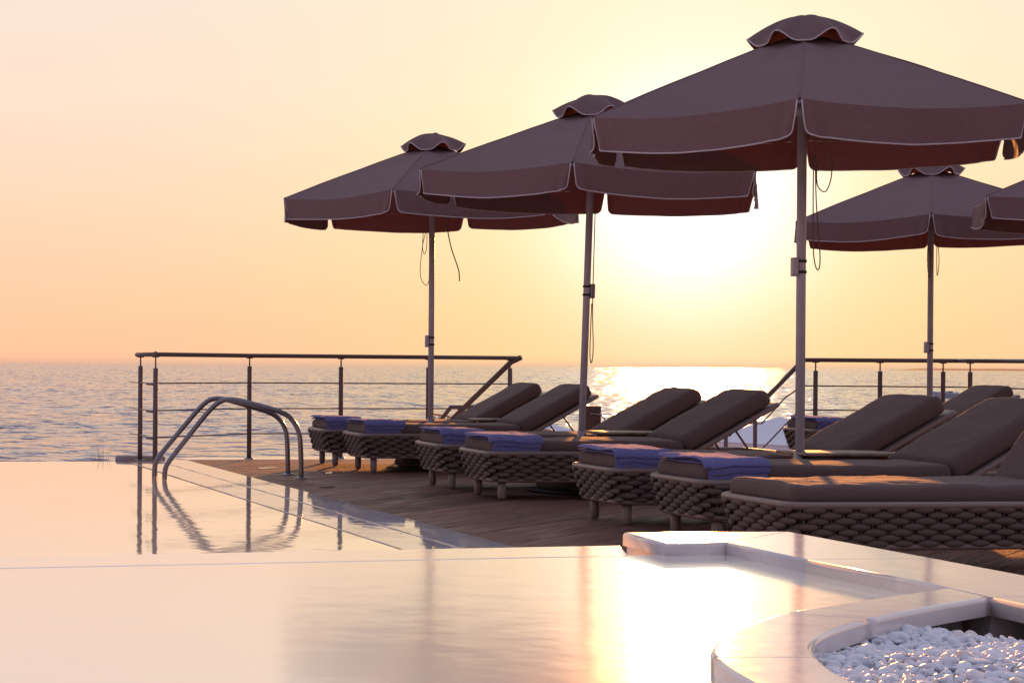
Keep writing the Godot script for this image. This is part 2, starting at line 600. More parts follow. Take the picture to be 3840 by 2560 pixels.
# folded towel: stacked layers that drape over the foot and the near edge of a cushion
func make_towel(label: String, at_: Vector3, yaw: float, k: int, length: float) -> void:
	var t := thing("folded_towel", label, "towel", at_, yaw, "folded towels on the loungers")
	var edge_z := WID / 2 - 0.0375
	var far_z := -edge_z + 0.015
	var bend := func(over: float, rad: float) -> Vector2:   # (forward, down) past an edge
		if over <= 0.0: return Vector2(over, 0)
		var w := over / rad
		if w < PI / 2 * 0.92: return Vector2(rad * sin(w), rad * (1.0 - cos(w)))
		var w1 := PI / 2 * 0.92
		return Vector2(rad * sin(w1), rad * (1.0 - cos(w1))) + Vector2(cos(w1), sin(w1)) * (over - rad * w1)
	var specs := [[0.03, length - 0.02, 0.08, 0.0], [0.045, length, 0.062, 0.014], [0.008, length + 0.015, 0.044, 0.028]]
	for n in specs.size():
		var sp: Array = specs[n]
		var lift: float = sp[3]
		var th := 0.0155
		var seed_ := k * 37.0 + n * 11.0
		var surf := func(u: float, v: float, off: float) -> Vector3:
			var x: float = lerpf(sp[0], sp[1] + 0.03 * noise.get_noise_2d(v * 130, seed_), u)
			x += 0.02 * noise.get_noise_2d(v * 90 + 400, seed_)
			var zz: float = lerpf(far_z + 0.02 * n, edge_z + sp[2], v) + 0.016 * noise.get_noise_2d(u * 150 + 50, seed_)
			var bz: Vector2 = bend.call(zz - (edge_z - 0.028), 0.034 + lift * 0.7)
			var bx: Vector2 = bend.call(0.03 - x, 0.034 + lift * 0.6)
			var y := lift * (1.0 - 0.15 * u) - bz.y - bx.y + off
			y += (0.009 * noise.get_noise_2d(x * 260 + seed_, zz * 240) + 0.007 * noise.get_noise_2d(x * 700, zz * 160 + seed_)) * (0.5 + lift * 12.0)
			var push := clampf((zz - edge_z + 0.02) / 0.05, 0, 1)
			var pull := clampf((0.03 - x) / 0.05, 0, 1)
			return Vector3(0.03 - bx.x - pull * off if x < 0.03 else x, y - off * maxf(push, pull) * 0.8, (edge_z - 0.028) + bz.x + push * off)
		var fall := func(q: float) -> float:
			return pow(maxf(0.0, 1.0 - pow(absf(2 * q - 1), 14.0)), 0.5)
		var ease := func(q: float) -> float:
			return 0.5 + 0.5 * sin((q - 0.5) * PI)
		var st := new_st()
		grid(st, 30, 34, func(u: float, v: float) -> Vector3:
			var uu: float = ease.call(u)
			var vv: float = ease.call(v)
			return surf.call(uu, vv, th / 2 + th / 2 * fall.call(uu) * fall.call(vv)), true)
		grid(st, 30, 34, func(u: float, v: float) -> Vector3:
			var uu: float = ease.call(u)
			var vv: float = ease.call(v)
			return surf.call(uu, vv, th / 2 - th / 2 * fall.call(uu) * fall.call(vv)), false)
		part("towel_layer", commit(st), M.towel, t)

# ---------------------------------------------------------------- parasols
const RISE := 0.55

func make_parasol(label: String, base: Vector3, yaw: float, rim_h: float, lean: Vector3, tilt: Vector3, clamp_h: float, clamp_side: float, seed_: float, RAD := 1.46) -> Node3D:
	var t := thing("parasol", label, "parasol", base, 0.0, "taupe parasols over the loungers")
	t.rotation = lean
	# foot
	part("foot_plate", lathe([Vector2(0, 0.0), Vector2(0.41, 0.0), Vector2(0.415, 0.006), Vector2(0.40, 0.014), Vector2(0, 0.014)], 32), M.dark, t)
	part("stone_foot", lathe([Vector2(0, 0.014), Vector2(0.30, 0.016), Vector2(0.335, 0.035), Vector2(0.342, 0.065), Vector2(0.325, 0.1), Vector2(0.28, 0.125), Vector2(0.2, 0.137), Vector2(0, 0.139)], 40), M.aggregate, t)
	part("sleeve", lathe([Vector2(0, 0.13), Vector2(0.034, 0.13), Vector2(0.034, 0.485), Vector2(0.031, 0.49), Vector2(0, 0.49)], 20), M.steel, t)
	part("pole", lathe([Vector2(0, 0.3), Vector2(0.0275, 0.3), Vector2(0.0275, rim_h + RISE - 0.02), Vector2(0, rim_h + RISE - 0.02)], 22), M.pole, t)
	# clip box with two straps
	var cl := part("clip_box", bar_box(Vector3(0.034, 0.115, 0.05), 0.006), M.pole, t, Vector3(clamp_side * 0.043, clamp_h - 0.057, 0.005))
	for dy in [0.018, 0.085]:
		part("strap", lathe([Vector2(0.029, dy), Vector2(0.0325, dy), Vector2(0.0325, dy + 0.017), Vector2(0.029, dy + 0.017)], 18), M.dark, cl, Vector3(-clamp_side * 0.043, 0, -0.005))
	# canopy
	var c := Node3D.new()
	c.name = "canopy"
	c.position = Vector3(0, rim_h, 0)
	c.rotation = tilt
	t.add_child(c)
	var apex := Vector3(0, RISE, 0)
	var vert := func(k: int) -> Vector3:
		var w := yaw + TAU * k / 6.0
		return Vector3(sin(w) * RAD, 0, cos(w) * RAD)
	var surf := func(k: int, s: float, q: float) -> Vector3:
		var a: Vector3 = vert.call(k)
		var b: Vector3 = vert.call(k + 1)
		var p := apex.lerp(a.lerp(b, q), s)
		var belly := 4.0 * q * (1.0 - q)
		p.y -= belly * s * s * 0.042 + 0.006 * belly * noise.get_noise_3d(p.x * 160 + seed_, p.z * 160, 5) - 0.012 * sin(PI * s)
		p.y += (0.010 * belly + 0.004) * noise.get_noise_3d(s * 420 + seed_, q * 90, k * 33.0) * smoothstep(1.0, 0.6, s)
		return p
	var hub := part("hub", lathe([Vector2(0, -0.12), Vector2(0.05, -0.12), Vector2(0.055, -0.09), Vector2(0.05, -0.06), Vector2(0, -0.06)], 16), M.pole, t, Vector3(0, rim_h + 0.16, 0))
	part("crown", lathe([Vector2(0, -0.05), Vector2(0.055, -0.05), Vector2(0.06, 0.0), Vector2(0.03, 0.02), Vector2(0, 0.02)], 16), M.pole, t, Vector3(0, rim_h + RISE - 0.04, 0))
	for k in 6:
		var st := new_st()
		grid(st, 14, 18, func(u: float, v: float) -> Vector3: return surf.call(k, 0.04 + 0.96 * u, v), true)
		part("canopy_panel", commit(st), M.cloth, c)
		var ridge := PackedVector3Array()
		for i in 15: ridge.append(surf.call(k, 0.1 + 0.9 * i / 14.0, 0.0) + Vector3(0, 0.001, 0))
		st = new_st()
		tube(st, ridge, 0.0045, 6)
		part("seam", commit(st), M.cloth, c)
		# hanging edge, split at the ribs, with rounded lower corners
		var a: Vector3 = vert.call(k)
		var b: Vector3 = vert.call(k + 1)
		var mid := (a + b).normalized()
		var side := (b - a).normalized()
		var drop := 0.195 + 0.01 * sin(seed_ + k * 1.7)
		var gap := 0.012
		var hang := func(q: float, d: float) -> Vector3:
			var e := minf(q, 1.0 - q)
			var p: Vector3 = surf.call(k, 1.0, q)
			var pinch := 0.03 * (1.0 - smoothstep(0.0, 0.06, e)) * d * signf(0.5 - q)
			var wave := 0.009 * sin(q * 9.0 + seed_ + k * 2.1) + 0.014 * noise.get_noise_3d(q * 300, seed_ * 9, k * 70.0)
			var fold := 0.017 * sin(e * 75.0 - d * 2.5) * (1.0 - smoothstep(0.0, 0.22, e))
			return p + Vector3(0, -drop * d, 0) + mid * (0.002 * d + (wave + fold) * d) + side * (pinch + gap * signf(0.5 - q) * (1.0 - smoothstep(0.0, 0.02, e)))
		var depth := func(q: float) -> float:
			var e := minf(q, 1.0 - q) * RAD
			var x := 1.0 - clampf(e / 0.085, 0.0, 1.0)
			return (0.03 + 0.97 * pow(1.0 - pow(x, 3.0), 1.0 / 3.0)) * (1.0 + 0.03 * sin(q * 6.0 + seed_ * 3.0 + k))
		var ease := func(q: float) -> float: return 0.5 + 0.5 * sin((q - 0.5) * PI)
		st = new_st()
		grid(st, 44, 6, func(u: float, v: float) -> Vector3:
			var q: float = ease.call(u)
			return hang.call(q, v * depth.call(q)))
		var va := part("valance", commit(st), M.cloth, c)
		var hem := PackedVector3Array()
		for i in 61:
			var q: float = ease.call(i / 60.0)
			hem.append(hang.call(q, depth.call(q)))
		st = new_st()
		tube(st, hem, 0.0048, 6)
		part("piping", commit(st), M.piping, va)
		# frame
		part("rib", rod(apex * 0.93 + a * 0.03, a * 0.985 + Vector3(0, -0.02, 0), 0.011, 6), M.pole, t, c.position, tilt)
		part("strut", rod(Vector3(0, 0.07, 0) + a * 0.03, a * 0.52 + Vector3(0, RISE * 0.46 - 0.025, 0), 0.008, 6), M.pole, t, c.position, tilt)
	# wind vent on top
	var st2 := new_st()
	var cap := func(u: float, v: float) -> Vector3:
		var w := TAU * u
		var arch := pow(0.5 + 0.5 * cos(6.0 * (w - yaw) + PI), 2.2)
		var r_hem := 0.275 + 0.045 * arch + 0.012 * sin(w * 2 + seed_)
		var slope := RISE / RAD
		var y_hem := RISE - slope * 0.93 * r_hem + 0.012 + 0.085 * arch
		var r := lerpf(0.0, r_hem, v)
		var crest := RISE + 0.10 + 0.012 * sin(3 * w + seed_) * smoothstep(0.0, 0.4, v)
		var y := lerpf(crest, y_hem, pow(v, 1.85)) - 0.010 * sin(PI * v) * (1.0 - arch)
		return Vector3(sin(w) * r, y, cos(w) * r)
	grid(st2, 72, 8, cap, false)
	var vent := part("vent_cap", commit(st2), M.cloth, c)
	var ring := PackedVector3Array()
	for i in 72: ring.append(cap.call(i / 72.0, 1.0))
	st2 = new_st()
	tube(st2, ring, 0.0048, 6, true)
	part("piping", commit(st2), M.piping, vent)
	return t

func add_cord(t: Node3D, pts: Array, r := 0.0035) -> void:
	var st := new_st()
	tube(st, smooth_path(pts, 8), r, 6)
	part("cord", commit(st), M.cord, t)

# ---------------------------------------------------------------- railings
func make_post(t: Node3D, p: Vector3, rail_y: float, r := 0.0245, body := 0.97) -> void:
	part("post", lathe([Vector2(0, 0), Vector2(r, 0), Vector2(r, body), Vector2(0, body)], 18), M.rail, t, p)
	part("spigot", lathe([Vector2(0, body), Vector2(0.008, body), Vector2(0.008, rail_y - p.y - 0.02), Vector2(0, rail_y - p.y - 0.02)], 8), M.rail, t, p)
	part("saddle", bar_box(Vector3(0.07, 0.008, 0.03), 0.003), M.rail, t, Vector3(p.x, rail_y - 0.03, p.z))
	part("flange", lathe([Vector2(0, 0), Vector2(0.05, 0), Vector2(0.05, 0.006), Vector2(0.028, 0.012), Vector2(0, 0.012)], 18), M.steel, t, p)

func _ready() -> void:
	rng.seed = 20240611
	noise.seed = 5
	noise.frequency = 0.01
	noise.fractal_octaves = 3
	# ------------------------------------------------------------ camera, sky, sun
	var cam := Camera3D.new()
	cam.name = "camera"
	cam.position = Vector3(0, 1.0, 0)
	cam.rotation = Vector3(0, 0, atan(0.0076))
	cam.projection = Camera3D.PROJECTION_FRUSTUM
	cam.near = 0.1
	cam.far = 60000.0
	cam.size = 0.1 * 2560.0 / 6400.0
	cam.frustum_offset = Vector2(0.1 * 1620.0 / 6400.0, 0.1 * 78.7 / 6400.0)
	cam.current = true
	add_child(cam)
	var env := Environment.new()
	env.background_mode = Environment.BG_SKY
	var sky := Sky.new()
	var pano := PanoramaSkyMaterial.new()
	pano.panorama = make_sky()
	sky.sky_material = pano
	env.sky = sky
	env.background_energy_multiplier = 0.25
	env.tonemap_mode = Environment.TONE_MAPPER_LINEAR
	env.tonemap_exposure = 4.0
	env.sdfgi_enabled = true
	env.ssao_enabled = true
	env.ssil_enabled = true
	var we := WorldEnvironment.new()
	we.name = "world_environment"
	we.environment = env
	add_child(we)
	var sun := DirectionalLight3D.new()
	sun.name = "sun"
	sun.light_color = Color(1.0, 0.62, 0.3)
	sun.light_energy = 0.6
	sun.light_angular_distance = 1.0
	sun.shadow_enabled = true
	add_child(sun)
	sun.look_at_from_position(sun_dir() * 10.0, Vector3.ZERO, Vector3.UP)

	make_materials()
	build_setting()
	build_pool()
	build_furniture()
	build_parasols()
	build_rails()
	build_far_things()
	build_planter()

# ---------------------------------------------------------------- setting
const EDGE_A := Vector2(1.109, -17.62)     # pool side of the decking, far end (x, z)
const EDGE_DIR := Vector2(0.1567, 0.98765) # towards the camera
const FAR_DIR := Vector2(0.982, -0.19)

func build_setting() -> void:
	# sea
	var st := flat_st()
	var y := -9.0
	quad(st, Vector3(-26000, y, -20), Vector3(40000, y, -20), Vector3(40000, y, -36000), Vector3(-26000, y, -36000))
	var sea := structure("sea", commit(st), M.sea)
	part("swell", wave_field(), M.sea, sea)
	# decking
	var b := EDGE_A + EDGE_DIR * 14.2
	var far_r := EDGE_A + FAR_DIR * 13.0
	var outline := PackedVector2Array([EDGE_A, b, Vector2(far_r.x, b.y), far_r])
	var deck := structure("deck", prism(outline, -0.045, -0.5), M.soil)
	var wdir := Vector2(sin(deg_to_rad(41)), -cos(deg_to_rad(41)))
	var wn := Vector2(-wdir.y, wdir.x)
	var local := PackedVector2Array()
	var lo := 1e9
	var hi := -1e9
	for p in outline:
		var q := Vector2(p.dot(wdir), p.dot(wn))
		local.append(q)
		lo = minf(lo, q.y)
		hi = maxf(hi, q.y)
	var pitch := 0.146
	var turn := -atan2(wdir.y, wdir.x)
	var n := int((hi - lo) / pitch)
	for k in n + 1:
		var t0 := lo + k * pitch
		var strip := PackedVector2Array([Vector2(-60, t0), Vector2(60, t0), Vector2(60, t0 + pitch - 0.006), Vector2(-60, t0 + pitch - 0.006)])
		for piece in Geometry2D.intersect_polygons(local, strip):
			var moved := PackedVector2Array()
			for p in piece: moved.append(p - Vector2(0, t0 + pitch / 2))
			if moved.size() < 3: continue
			var o := part("plank", prism(moved, 0.0, -0.03), M.wood[[0, 4, 1, 0, 5, 2, 3, 0, 4, 6, 1, 5, 0, 2, 4, 3][(k * 7 + k / 5) % 16]], deck)
			var centre := wn * (t0 + pitch / 2)
			o.transform = Transform3D(Basis(Vector3.UP, turn), Vector3(centre.x, rng.randf_range(-0.001, 0.001), centre.y))
	# rain and splash water left standing on the boards
	var wet := mat("standing_water", lin(0.12, 0.075, 0.06), 0.08)
	wet.metallic_specular = 0.6
	for d in [[2.013, -13.875, 0.20, 0.035], [1.798, -16.370, 0.25, 0.050], [2.347, -15.761, 0.30, 0.040]]:
		var ring := PackedVector2Array()
		for k in 28:
			var w := TAU * k / 28.0
			var wob := 1.0 + 0.45 * noise.get_noise_2d(cos(w) * 90 + d[0] * 300, sin(w) * 90)
			var q: Vector2 = Vector2(d[0], d[1]) + wdir * (cos(w) * d[2] * 0.5 * wob) + wn * (sin(w) * d[3] * wob)
			ring.append(q)
		structure("puddle", prism(ring, 0.0035, 0.0012), wet)
	# pale edging stones along the sea side of the decking
	var fn := Vector2(FAR_DIR.y, -FAR_DIR.x)
	if fn.y > 0: fn = -fn
	var edging := structure("sea_edging", prism(PackedVector2Array([EDGE_A + fn * 0.01, EDGE_A + FAR_DIR * 13 + fn * 0.01, EDGE_A + FAR_DIR * 13 + fn * 0.42, EDGE_A + fn * 0.42]), -0.03, -2.6), M.concrete)
	for k in 20:
		var a := EDGE_A + FAR_DIR * (0.65 * k)
		var c := EDGE_A + FAR_DIR * (0.65 * (k + 1))
		part("edging_stone", slab(PackedVector2Array([a + fn * 0.012, c + fn * 0.012, c + fn * 0.44, a + fn * 0.44]), 0.004, -0.03, 0.008, [1, 3]), M.tile, edging)
	# lower terrace beyond, out of sight from the pool, and the beach
	structure("lower_terrace", prism(PackedVector2Array([Vector2(-6, -19.2), Vector2(20, -22.5), Vector2(24, -48), Vector2(-6, -48)]), -2.4, -8.0), M.concrete)

func wave_field() -> ArrayMesh:
	# wind waves and swell off the terrace, finer near the shore
	var n1 := FastNoiseLite.new()
	n1.seed = 3
	n1.frequency = 1.0
	n1.fractal_octaves = 2
	var n2 := FastNoiseLite.new()
	n2.seed = 8
	n2.frequency = 1.0
	n2.fractal_octaves = 1
	var cols := 330
	var rows := 860
	var verts := PackedVector3Array()
	var normals := PackedVector3Array()
	verts.resize(cols * rows)
	normals.resize(cols * rows)
	for i in rows:
		var d := 105.0 * exp(0.0042 * i)
		for j in cols:
			var x := d * (-0.15 + 0.9 * j / (cols - 1.0))
			var patch := 0.75 + 0.5 * n2.get_noise_2d(x / 90.0, d / 60.0)
			var h := (0.14 * n1.get_noise_2d(x / 7.5, d / 3.4) + 0.14 * n2.get_noise_2d(x / 26.0 + 40.0, d / 10.0)) * patch * (1.0 + d / 700.0)
			verts[i * cols + j] = Vector3(x, -6.55 + h, -d)
	for i in rows:
		for j in cols:
			var a := verts[i * cols + maxi(j - 1, 0)]
			var b := verts[i * cols + mini(j + 1, cols - 1)]
			var c := verts[maxi(i - 1, 0) * cols + j]
			var e := verts[mini(i + 1, rows - 1) * cols + j]
			normals[i * cols + j] = (b - a).cross(e - c).normalized()
	var ids := PackedInt32Array()
	ids.resize((rows - 1) * (cols - 1) * 6)
	var k := 0
	for i in rows - 1:
		for j in cols - 1:
			var a := i * cols + j
			for v in [a, a + cols, a + 1, a + 1, a + cols, a + cols + 1]:
				ids[k] = v
				k += 1
	var arr := []
	arr.resize(Mesh.ARRAY_MAX)
	arr[Mesh.ARRAY_VERTEX] = verts
	arr[Mesh.ARRAY_NORMAL] = normals
	arr[Mesh.ARRAY_INDEX] = ids
	var m := ArrayMesh.new()
	m.add_surface_from_arrays(Mesh.PRIMITIVE_TRIANGLES, arr)
	return m

func build_pool() -> void:
	var n := Vector2(-EDGE_DIR.y, EDGE_DIR.x)   # away from the decking, over the pool
	# two rows of wet stone between decking and pool
	var row_len := 14.2
	for r in 2:
		var i0: float = 0.004 + 0.33 * r
		var i1: float = 0.33 + 0.33 * r
		var y: float = [0.002, -0.002][r]
		var base := structure(["pool_edge", "overflow_edge"][r], prism(PackedVector2Array([EDGE_A + n * i0, EDGE_A + n * i1, EDGE_A + n * i1 + EDGE_DIR * row_len, EDGE_A + n * i0 + EDGE_DIR * row_len]), y - 0.02, -0.6), M.concrete)
		var step := 0.61
		for k in 23:
			var a := EDGE_A + EDGE_DIR * (step * k + 0.2 * r)
			var c := EDGE_A + EDGE_DIR * (step * (k + 1) + 0.2 * r)
			part("edge_stone", slab(PackedVector2Array([a + n * i0, a + n * i1, c + n * i1, c + n * i0]), y + rng.randf_range(-0.0006, 0.0006), y - 0.02, 0.004, [0, 2], 0.0015), M.tile, base)
	# far pool: water, shell with a sharp spill edge towards the sea
	var w0 := EDGE_A + n * 0.662
	var far_l := Vector2(-9, -16.2)
	var water := PackedVector2Array([w0 + Vector2(0, 0.12), w0 + EDGE_DIR * 14.0, Vector2(-9, -4), far_l])
	water = PackedVector2Array([w0 + Vector2(0.0, 0.14), w0 + EDGE_DIR * 14.0, Vector2(-9.0, -3.6), Vector2(-9.0, -16.42)])
	var st := flat_st()
	var top := -0.006
	quad(st, Vector3(water[0].x, top, water[0].y), Vector3(water[3].x, top, water[3].y), Vector3(water[2].x, top, water[2].y), Vector3(water[1].x, top, water[1].y))
	structure("pool_water", commit(st), M.pool)
	structure("spill_wall", prism(PackedVector2Array([water[0], Vector2(-9.0, -16.42), Vector2(-9.0, -16.7), water[0] + Vector2(0, -0.28)]), -0.024, -2.6), M.tile)
	structure("pool_floor", prism(PackedVector2Array([water[0], water[1], water[2], water[3]]), -1.2, -1.4), M.tile)
	# raised pool in front
	var lip0 := Vector2(-4.0, -4.88)
	var lip1 := Vector2(2.02, -6.27)
	var out0 := Vector2(-4.0, -5.22)
	var out1 := Vector2(2.10, -6.62)
	st = flat_st()
	top = 0.305
	var basin := PackedVector2Array([Vector2(-4, -0.9), Vector2(-4, -4.90), Vector2(2.06, -6.30), Vector2(2.2, -6.33), Vector2(2.44, -6.37), Vector2(2.50, -5.795), Vector2(2.62, -5.06), Vector2(2.30, -4.80), Vector2(1.93, -4.52), Vector2(1.67, -4.2), Vector2(1.54, -3.99), Vector2(1.475, -3.82), Vector2(1.45, -3.6), Vector2(1.45, -3.3), Vector2(1.55, -2.97), Vector2(1.8, -2.65), Vector2(2.1, -2.45), Vector2(2.1, -0.9)])
	var ids := Geometry2D.triangulate_polygon(basin)
	for i in range(0, ids.size(), 3):
		var t := []
		for k in 3: t.append(Vector3(basin[ids[i + k]].x, top, basin[ids[i + k]].y))
		if (t[1] - t[0]).cross(t[2] - t[0]).y < 0: t = [t[0], t[2], t[1]]
		tri(st, t[0], t[1], t[2])
	structure("raised_pool_water", commit(st), M.still)
	structure("weir", slab(PackedVector2Array([out0, lip0, lip1, out1]), 0.3066, -0.4, 0.004, []), M.still)
	structure("raised_pool_floor", prism(PackedVector2Array([Vector2(-4, -0.9), Vector2(2.6, -0.9), Vector2(2.6, -6.3), Vector2(-4, -4.9)]), -0.3, -0.4), M.tile)
	structure("terrace", prism(PackedVector2Array([Vector2(-8, -0.9), Vector2(13, -0.9), Vector2(13, 6), Vector2(-8, 6)]), 0.0, -0.4), M.concrete)
	structure("raised_pool_wall", prism(PackedVector2Array([Vector2(-4.2, -0.75), Vector2(1.6, -0.75), Vector2(1.6, -1.0), Vector2(-4.2, -1.0)]), 0.33, -0.4), M.tile)

# coping: stones on a low wall, then the curved ring round the planter
func build_planter() -> void:
	var fl := Vector2(2.139, -6.706)
	var ic := Vector2(2.16, -6.283)
	var mid := Vector2(2.402, -6.336)
	var fc := Vector2(2.827, -6.793)
	var j_in := Vector2(2.467, -5.795)
	var j_out := Vector2(2.945, -5.859)
	var k_in := Vector2(2.59, -5.08)
	var k2 := Vector2(2.604, -4.874)
	var k_out := Vector2(3.055, -4.95)
	var m_in := Vector2(2.78, -3.55)
	var m_out := Vector2(3.24, -3.6)
	var coping := Node3D.new()
	coping.name = "pool_coping"
	coping.set_meta("kind", "structure")
	add_child(coping)
	var stone := func(pts: Array, joints: Array, recess: Array) -> void:
		var p := PackedVector2Array(pts)
		part("coping_stone", slab(p, 0.35, 0.297, 0.014, joints), M.marble, coping)
		part("wall_block", prism(inset_all(p, 0.012, recess), 0.297, -0.3), M.tile, coping)
	stone.call([fl, ic, mid, fc], [2], [])
	stone.call([mid, j_in, j_out, fc], [1, 3], [])
	stone.call([j_in, k_in, k2, k_out, j_out], [1, 2, 4], [])
	stone.call([k2, m_in, m_out, k_out], [3], [0])
	# ring
	var outer := smooth_path([Vector3(2.586, 0, -5.08), Vector3(2.25, 0, -4.83), Vector3(1.879, 0, -4.54), Vector3(1.621, 0, -4.22), Vector3(1.489, 0, -4.0), Vector3(1.425, 0, -3.83), Vector3(1.395, 0, -3.6), Vector3(1.40, 0, -3.3), Vector3(1.5, 0, -2.95), Vector3(1.75, 0, -2.6), Vector3(2.1, 0, -2.4)], 7)
	var inner := smooth_path([Vector3(2.60, 0, -4.87), Vector3(2.33, 0, -4.66), Vector3(2.053, 0, -4.42), Vector3(1.856, 0, -4.205), Vector3(1.738, 0, -4.023), Vector3(1.668, 0, -3.84), Vector3(1.62, 0, -3.6), Vector3(1.62, 0, -3.32), Vector3(1.7, 0, -3.05), Vector3(1.9, 0, -2.8), Vector3(2.15, 0, -2.62)], 7)
	var cuts := [0, 14, 35, 52, 70]
	for c in cuts.size() - 1:
		var p := []
		var a: int = cuts[c]
		var b: int = cuts[c + 1]
		for i in range(a, b + 1): p.append(Vector2(outer[i].x, outer[i].z))
		for i in range(b, a - 1, -1): p.append(Vector2(inner[i].x, inner[i].z))
		stone.call(p, [b - a, 2 * (b - a) + 1], range(b - a + 1, 2 * (b - a) + 1))
	# soil and pebbles
	var bed := PackedVector2Array()
	for p in inner: bed.append(Vector2(p.x, p.z))
	bed.append(Vector2(2.3, -2.6))
	bed.append(Vector2(2.9, -2.6))
	bed.append(m_in)
	var shrunk := bed
	structure("planter_soil", prism(shrunk, 0.215, -0.2), M.soil)
	var t := thing("pebble_bed", "bed of white pebbles inside the curved marble planter edge", "pebbles")
	t.position = Vector3(2.3, 0.215, -4.0)
	var shapes := []
	for k in 8:
		var s := SphereMesh.new()
		s.radius = 1.0
		s.height = 2.0
		s.radial_segments = 14
		s.rings = 8
		var mdt := MeshDataTool.new()
		var am := ArrayMesh.new()
		am.add_surface_from_arrays(Mesh.PRIMITIVE_TRIANGLES, s.get_mesh_arrays())
		mdt.create_from_surface(am, 0)
		var st := new_st()
		var cutn := Vector3(rng.randf_range(-1, 1), rng.randf_range(-0.3, 1), rng.randf_range(-1, 1)).normalized()
		var cutm := Vector3(rng.randf_range(-1, 1), rng.randf_range(-1, 1), rng.randf_range(-1, 1)).normalized()
		var shape := func(v: Vector3) -> Vector3:
			var q := v * (1.0 + 0.28 * noise.get_noise_3d(v.x * 70 + k * 90, v.y * 70, v.z * 70))
			var d := q.dot(cutn) - 0.5
			if d > 0: q -= cutn * d * 0.85
			d = q.dot(cutm) - 0.45
			if d > 0: q -= cutm * d * 0.8
			return q
		for f in mdt.get_face_count():
			for c in [0, 1, 2]: st.add_vertex(shape.call(mdt.get_vertex(mdt.get_face_vertex(f, c))))
		shapes.append(commit(st))
	var spots := []
	var z := -4.9
	while z < -2.75:
		var x := 1.6
		while x < 2.85:
			for layer in 2:
				var q := Vector2(x + rng.randf_range(-0.014, 0.014), z + rng.randf_range(-0.014, 0.014))
				if not Geometry2D.is_point_in_polygon(q, bed): continue
				var size := rng.randf_range(0.007, 0.0145) * (rng.randf_range(1.3, 1.8) if rng.randf() < 0.14 else 1.0)
				var corner := smoothstep(0.34, 0.1, q.distance_to(Vector2(2.63, -4.72)))
				if corner > 0.75: continue
				var hill := 0.083 + 0.022 * noise.get_noise_2d(q.x * 160, q.y * 160) - 0.06 * corner - 0.02 * layer
				spots.append([Vector3(q.x - 2.3, hill, q.y + 4.0), size, layer])
			x += 0.0215
		z += 0.0215
	# the ones that show largest: uppermost, nearest and inside the picture
	spots.sort_custom(func(a: Array, b: Array) -> bool: return rank(a) > rank(b))
	var basis_of := func(size: float) -> Basis:
		var s := Vector3(rng.randf_range(0.95, 1.7), rng.randf_range(0.5, 1.0), rng.randf_range(0.75, 1.2)) * size
		return Basis.from_euler(Vector3(rng.randf_range(-0.8, 0.8), rng.randf_range(0, TAU), rng.randf_range(-0.8, 0.8))).scaled_local(s)
	var rest := []
	for i in spots.size():
		var tr := Transform3D(basis_of.call(spots[i][1]), spots[i][0])
		if i < 300:
			var o := part("pebble", shapes[i % 8], M.pebble[[0, 1, 0, 2, 1, 0, 3, 0, 1, 2][rng.randi() % 10]], t)
			o.transform = tr
		else: rest.append(tr)
	var mm := MultiMesh.new()
	mm.transform_format = MultiMesh.TRANSFORM_3D
	mm.mesh = shapes[2]
	mm.instance_count = rest.size()
	for i in rest.size(): mm.set_instance_transform(i, rest[i])
	var mi := MultiMeshInstance3D.new()
	mi.name = "pebble_fill"
	mi.multimesh = mm
	mi.material_override = M.pebble[0]
	mi.set_meta("kind", "stuff")
	t.add_child(mi)
	# odd ones lying on top
	var big := part("large_pebble", shapes[5], mat("pale_pink_stone", lin(0.75, 0.64, 0.6), 0.45), self, Vector3(2.07, 0.302, -3.71))
	big.scale = Vector3(0.044, 0.024, 0.03)
	tag(big, "large smooth pale pink pebble lying on the white pebbles", "pebble")
	var brown := part("brown_stone", shapes[3], M.aggregate, self, Vector3(1.80, 0.292, -3.62))
	brown.scale = Vector3(0.026, 0.014, 0.02)
	tag(brown, "small rough brown stone among the white pebbles", "stone")
	var st3 := new_st()
	grid(st3, 14, 4, func(u: float, v: float) -> Vector3:
		return Vector3((u - 0.5) * 0.13, 0.007 * noise.get_noise_2d(u * 500, v * 300) + 0.012 * sin(PI * v), (v - 0.5) * 0.024 * (0.7 + 0.3 * sin(u * 9.0))))
	var film := mat("clear_film", Color(0.85, 0.85, 0.9, 0.35), 0.2)
	film.transparency = BaseMaterial3D.TRANSPARENCY_ALPHA
	var wrap := part("plastic_wrapper", commit(st3), film, self, Vector3(1.825, 0.308, -3.76), Vector3(0.0, deg_to_rad(62), 0.0))
	tag(wrap, "crumpled clear plastic strip lying on the white pebbles", "wrapper")

func rank(s: Array) -> float:
	var p: Vector3 = s[0]
	var x := p.x + 2.3
	var zz := p.z - 4.0
	var inside: bool = x < -zz * 0.555 and zz < -3.42
	return (10.0 if inside else 0.0) - s[2] * 3.0 + s[1] * 60.0 + zz * 0.4

func inset_all(p: PackedVector2Array, d: float, recess: Array) -> PackedVector2Array:
	var q := PackedVector2Array()
	for v in p: q.append(Vector2(v.x, -v.y))
	var ds := PackedFloat32Array()
	for i in p.size(): ds.append(0.1 if i in recess else d)
	var out := PackedVector2Array()
	for v in inset(q, ds): out.append(Vector2(v.x, -v.y))
	return out

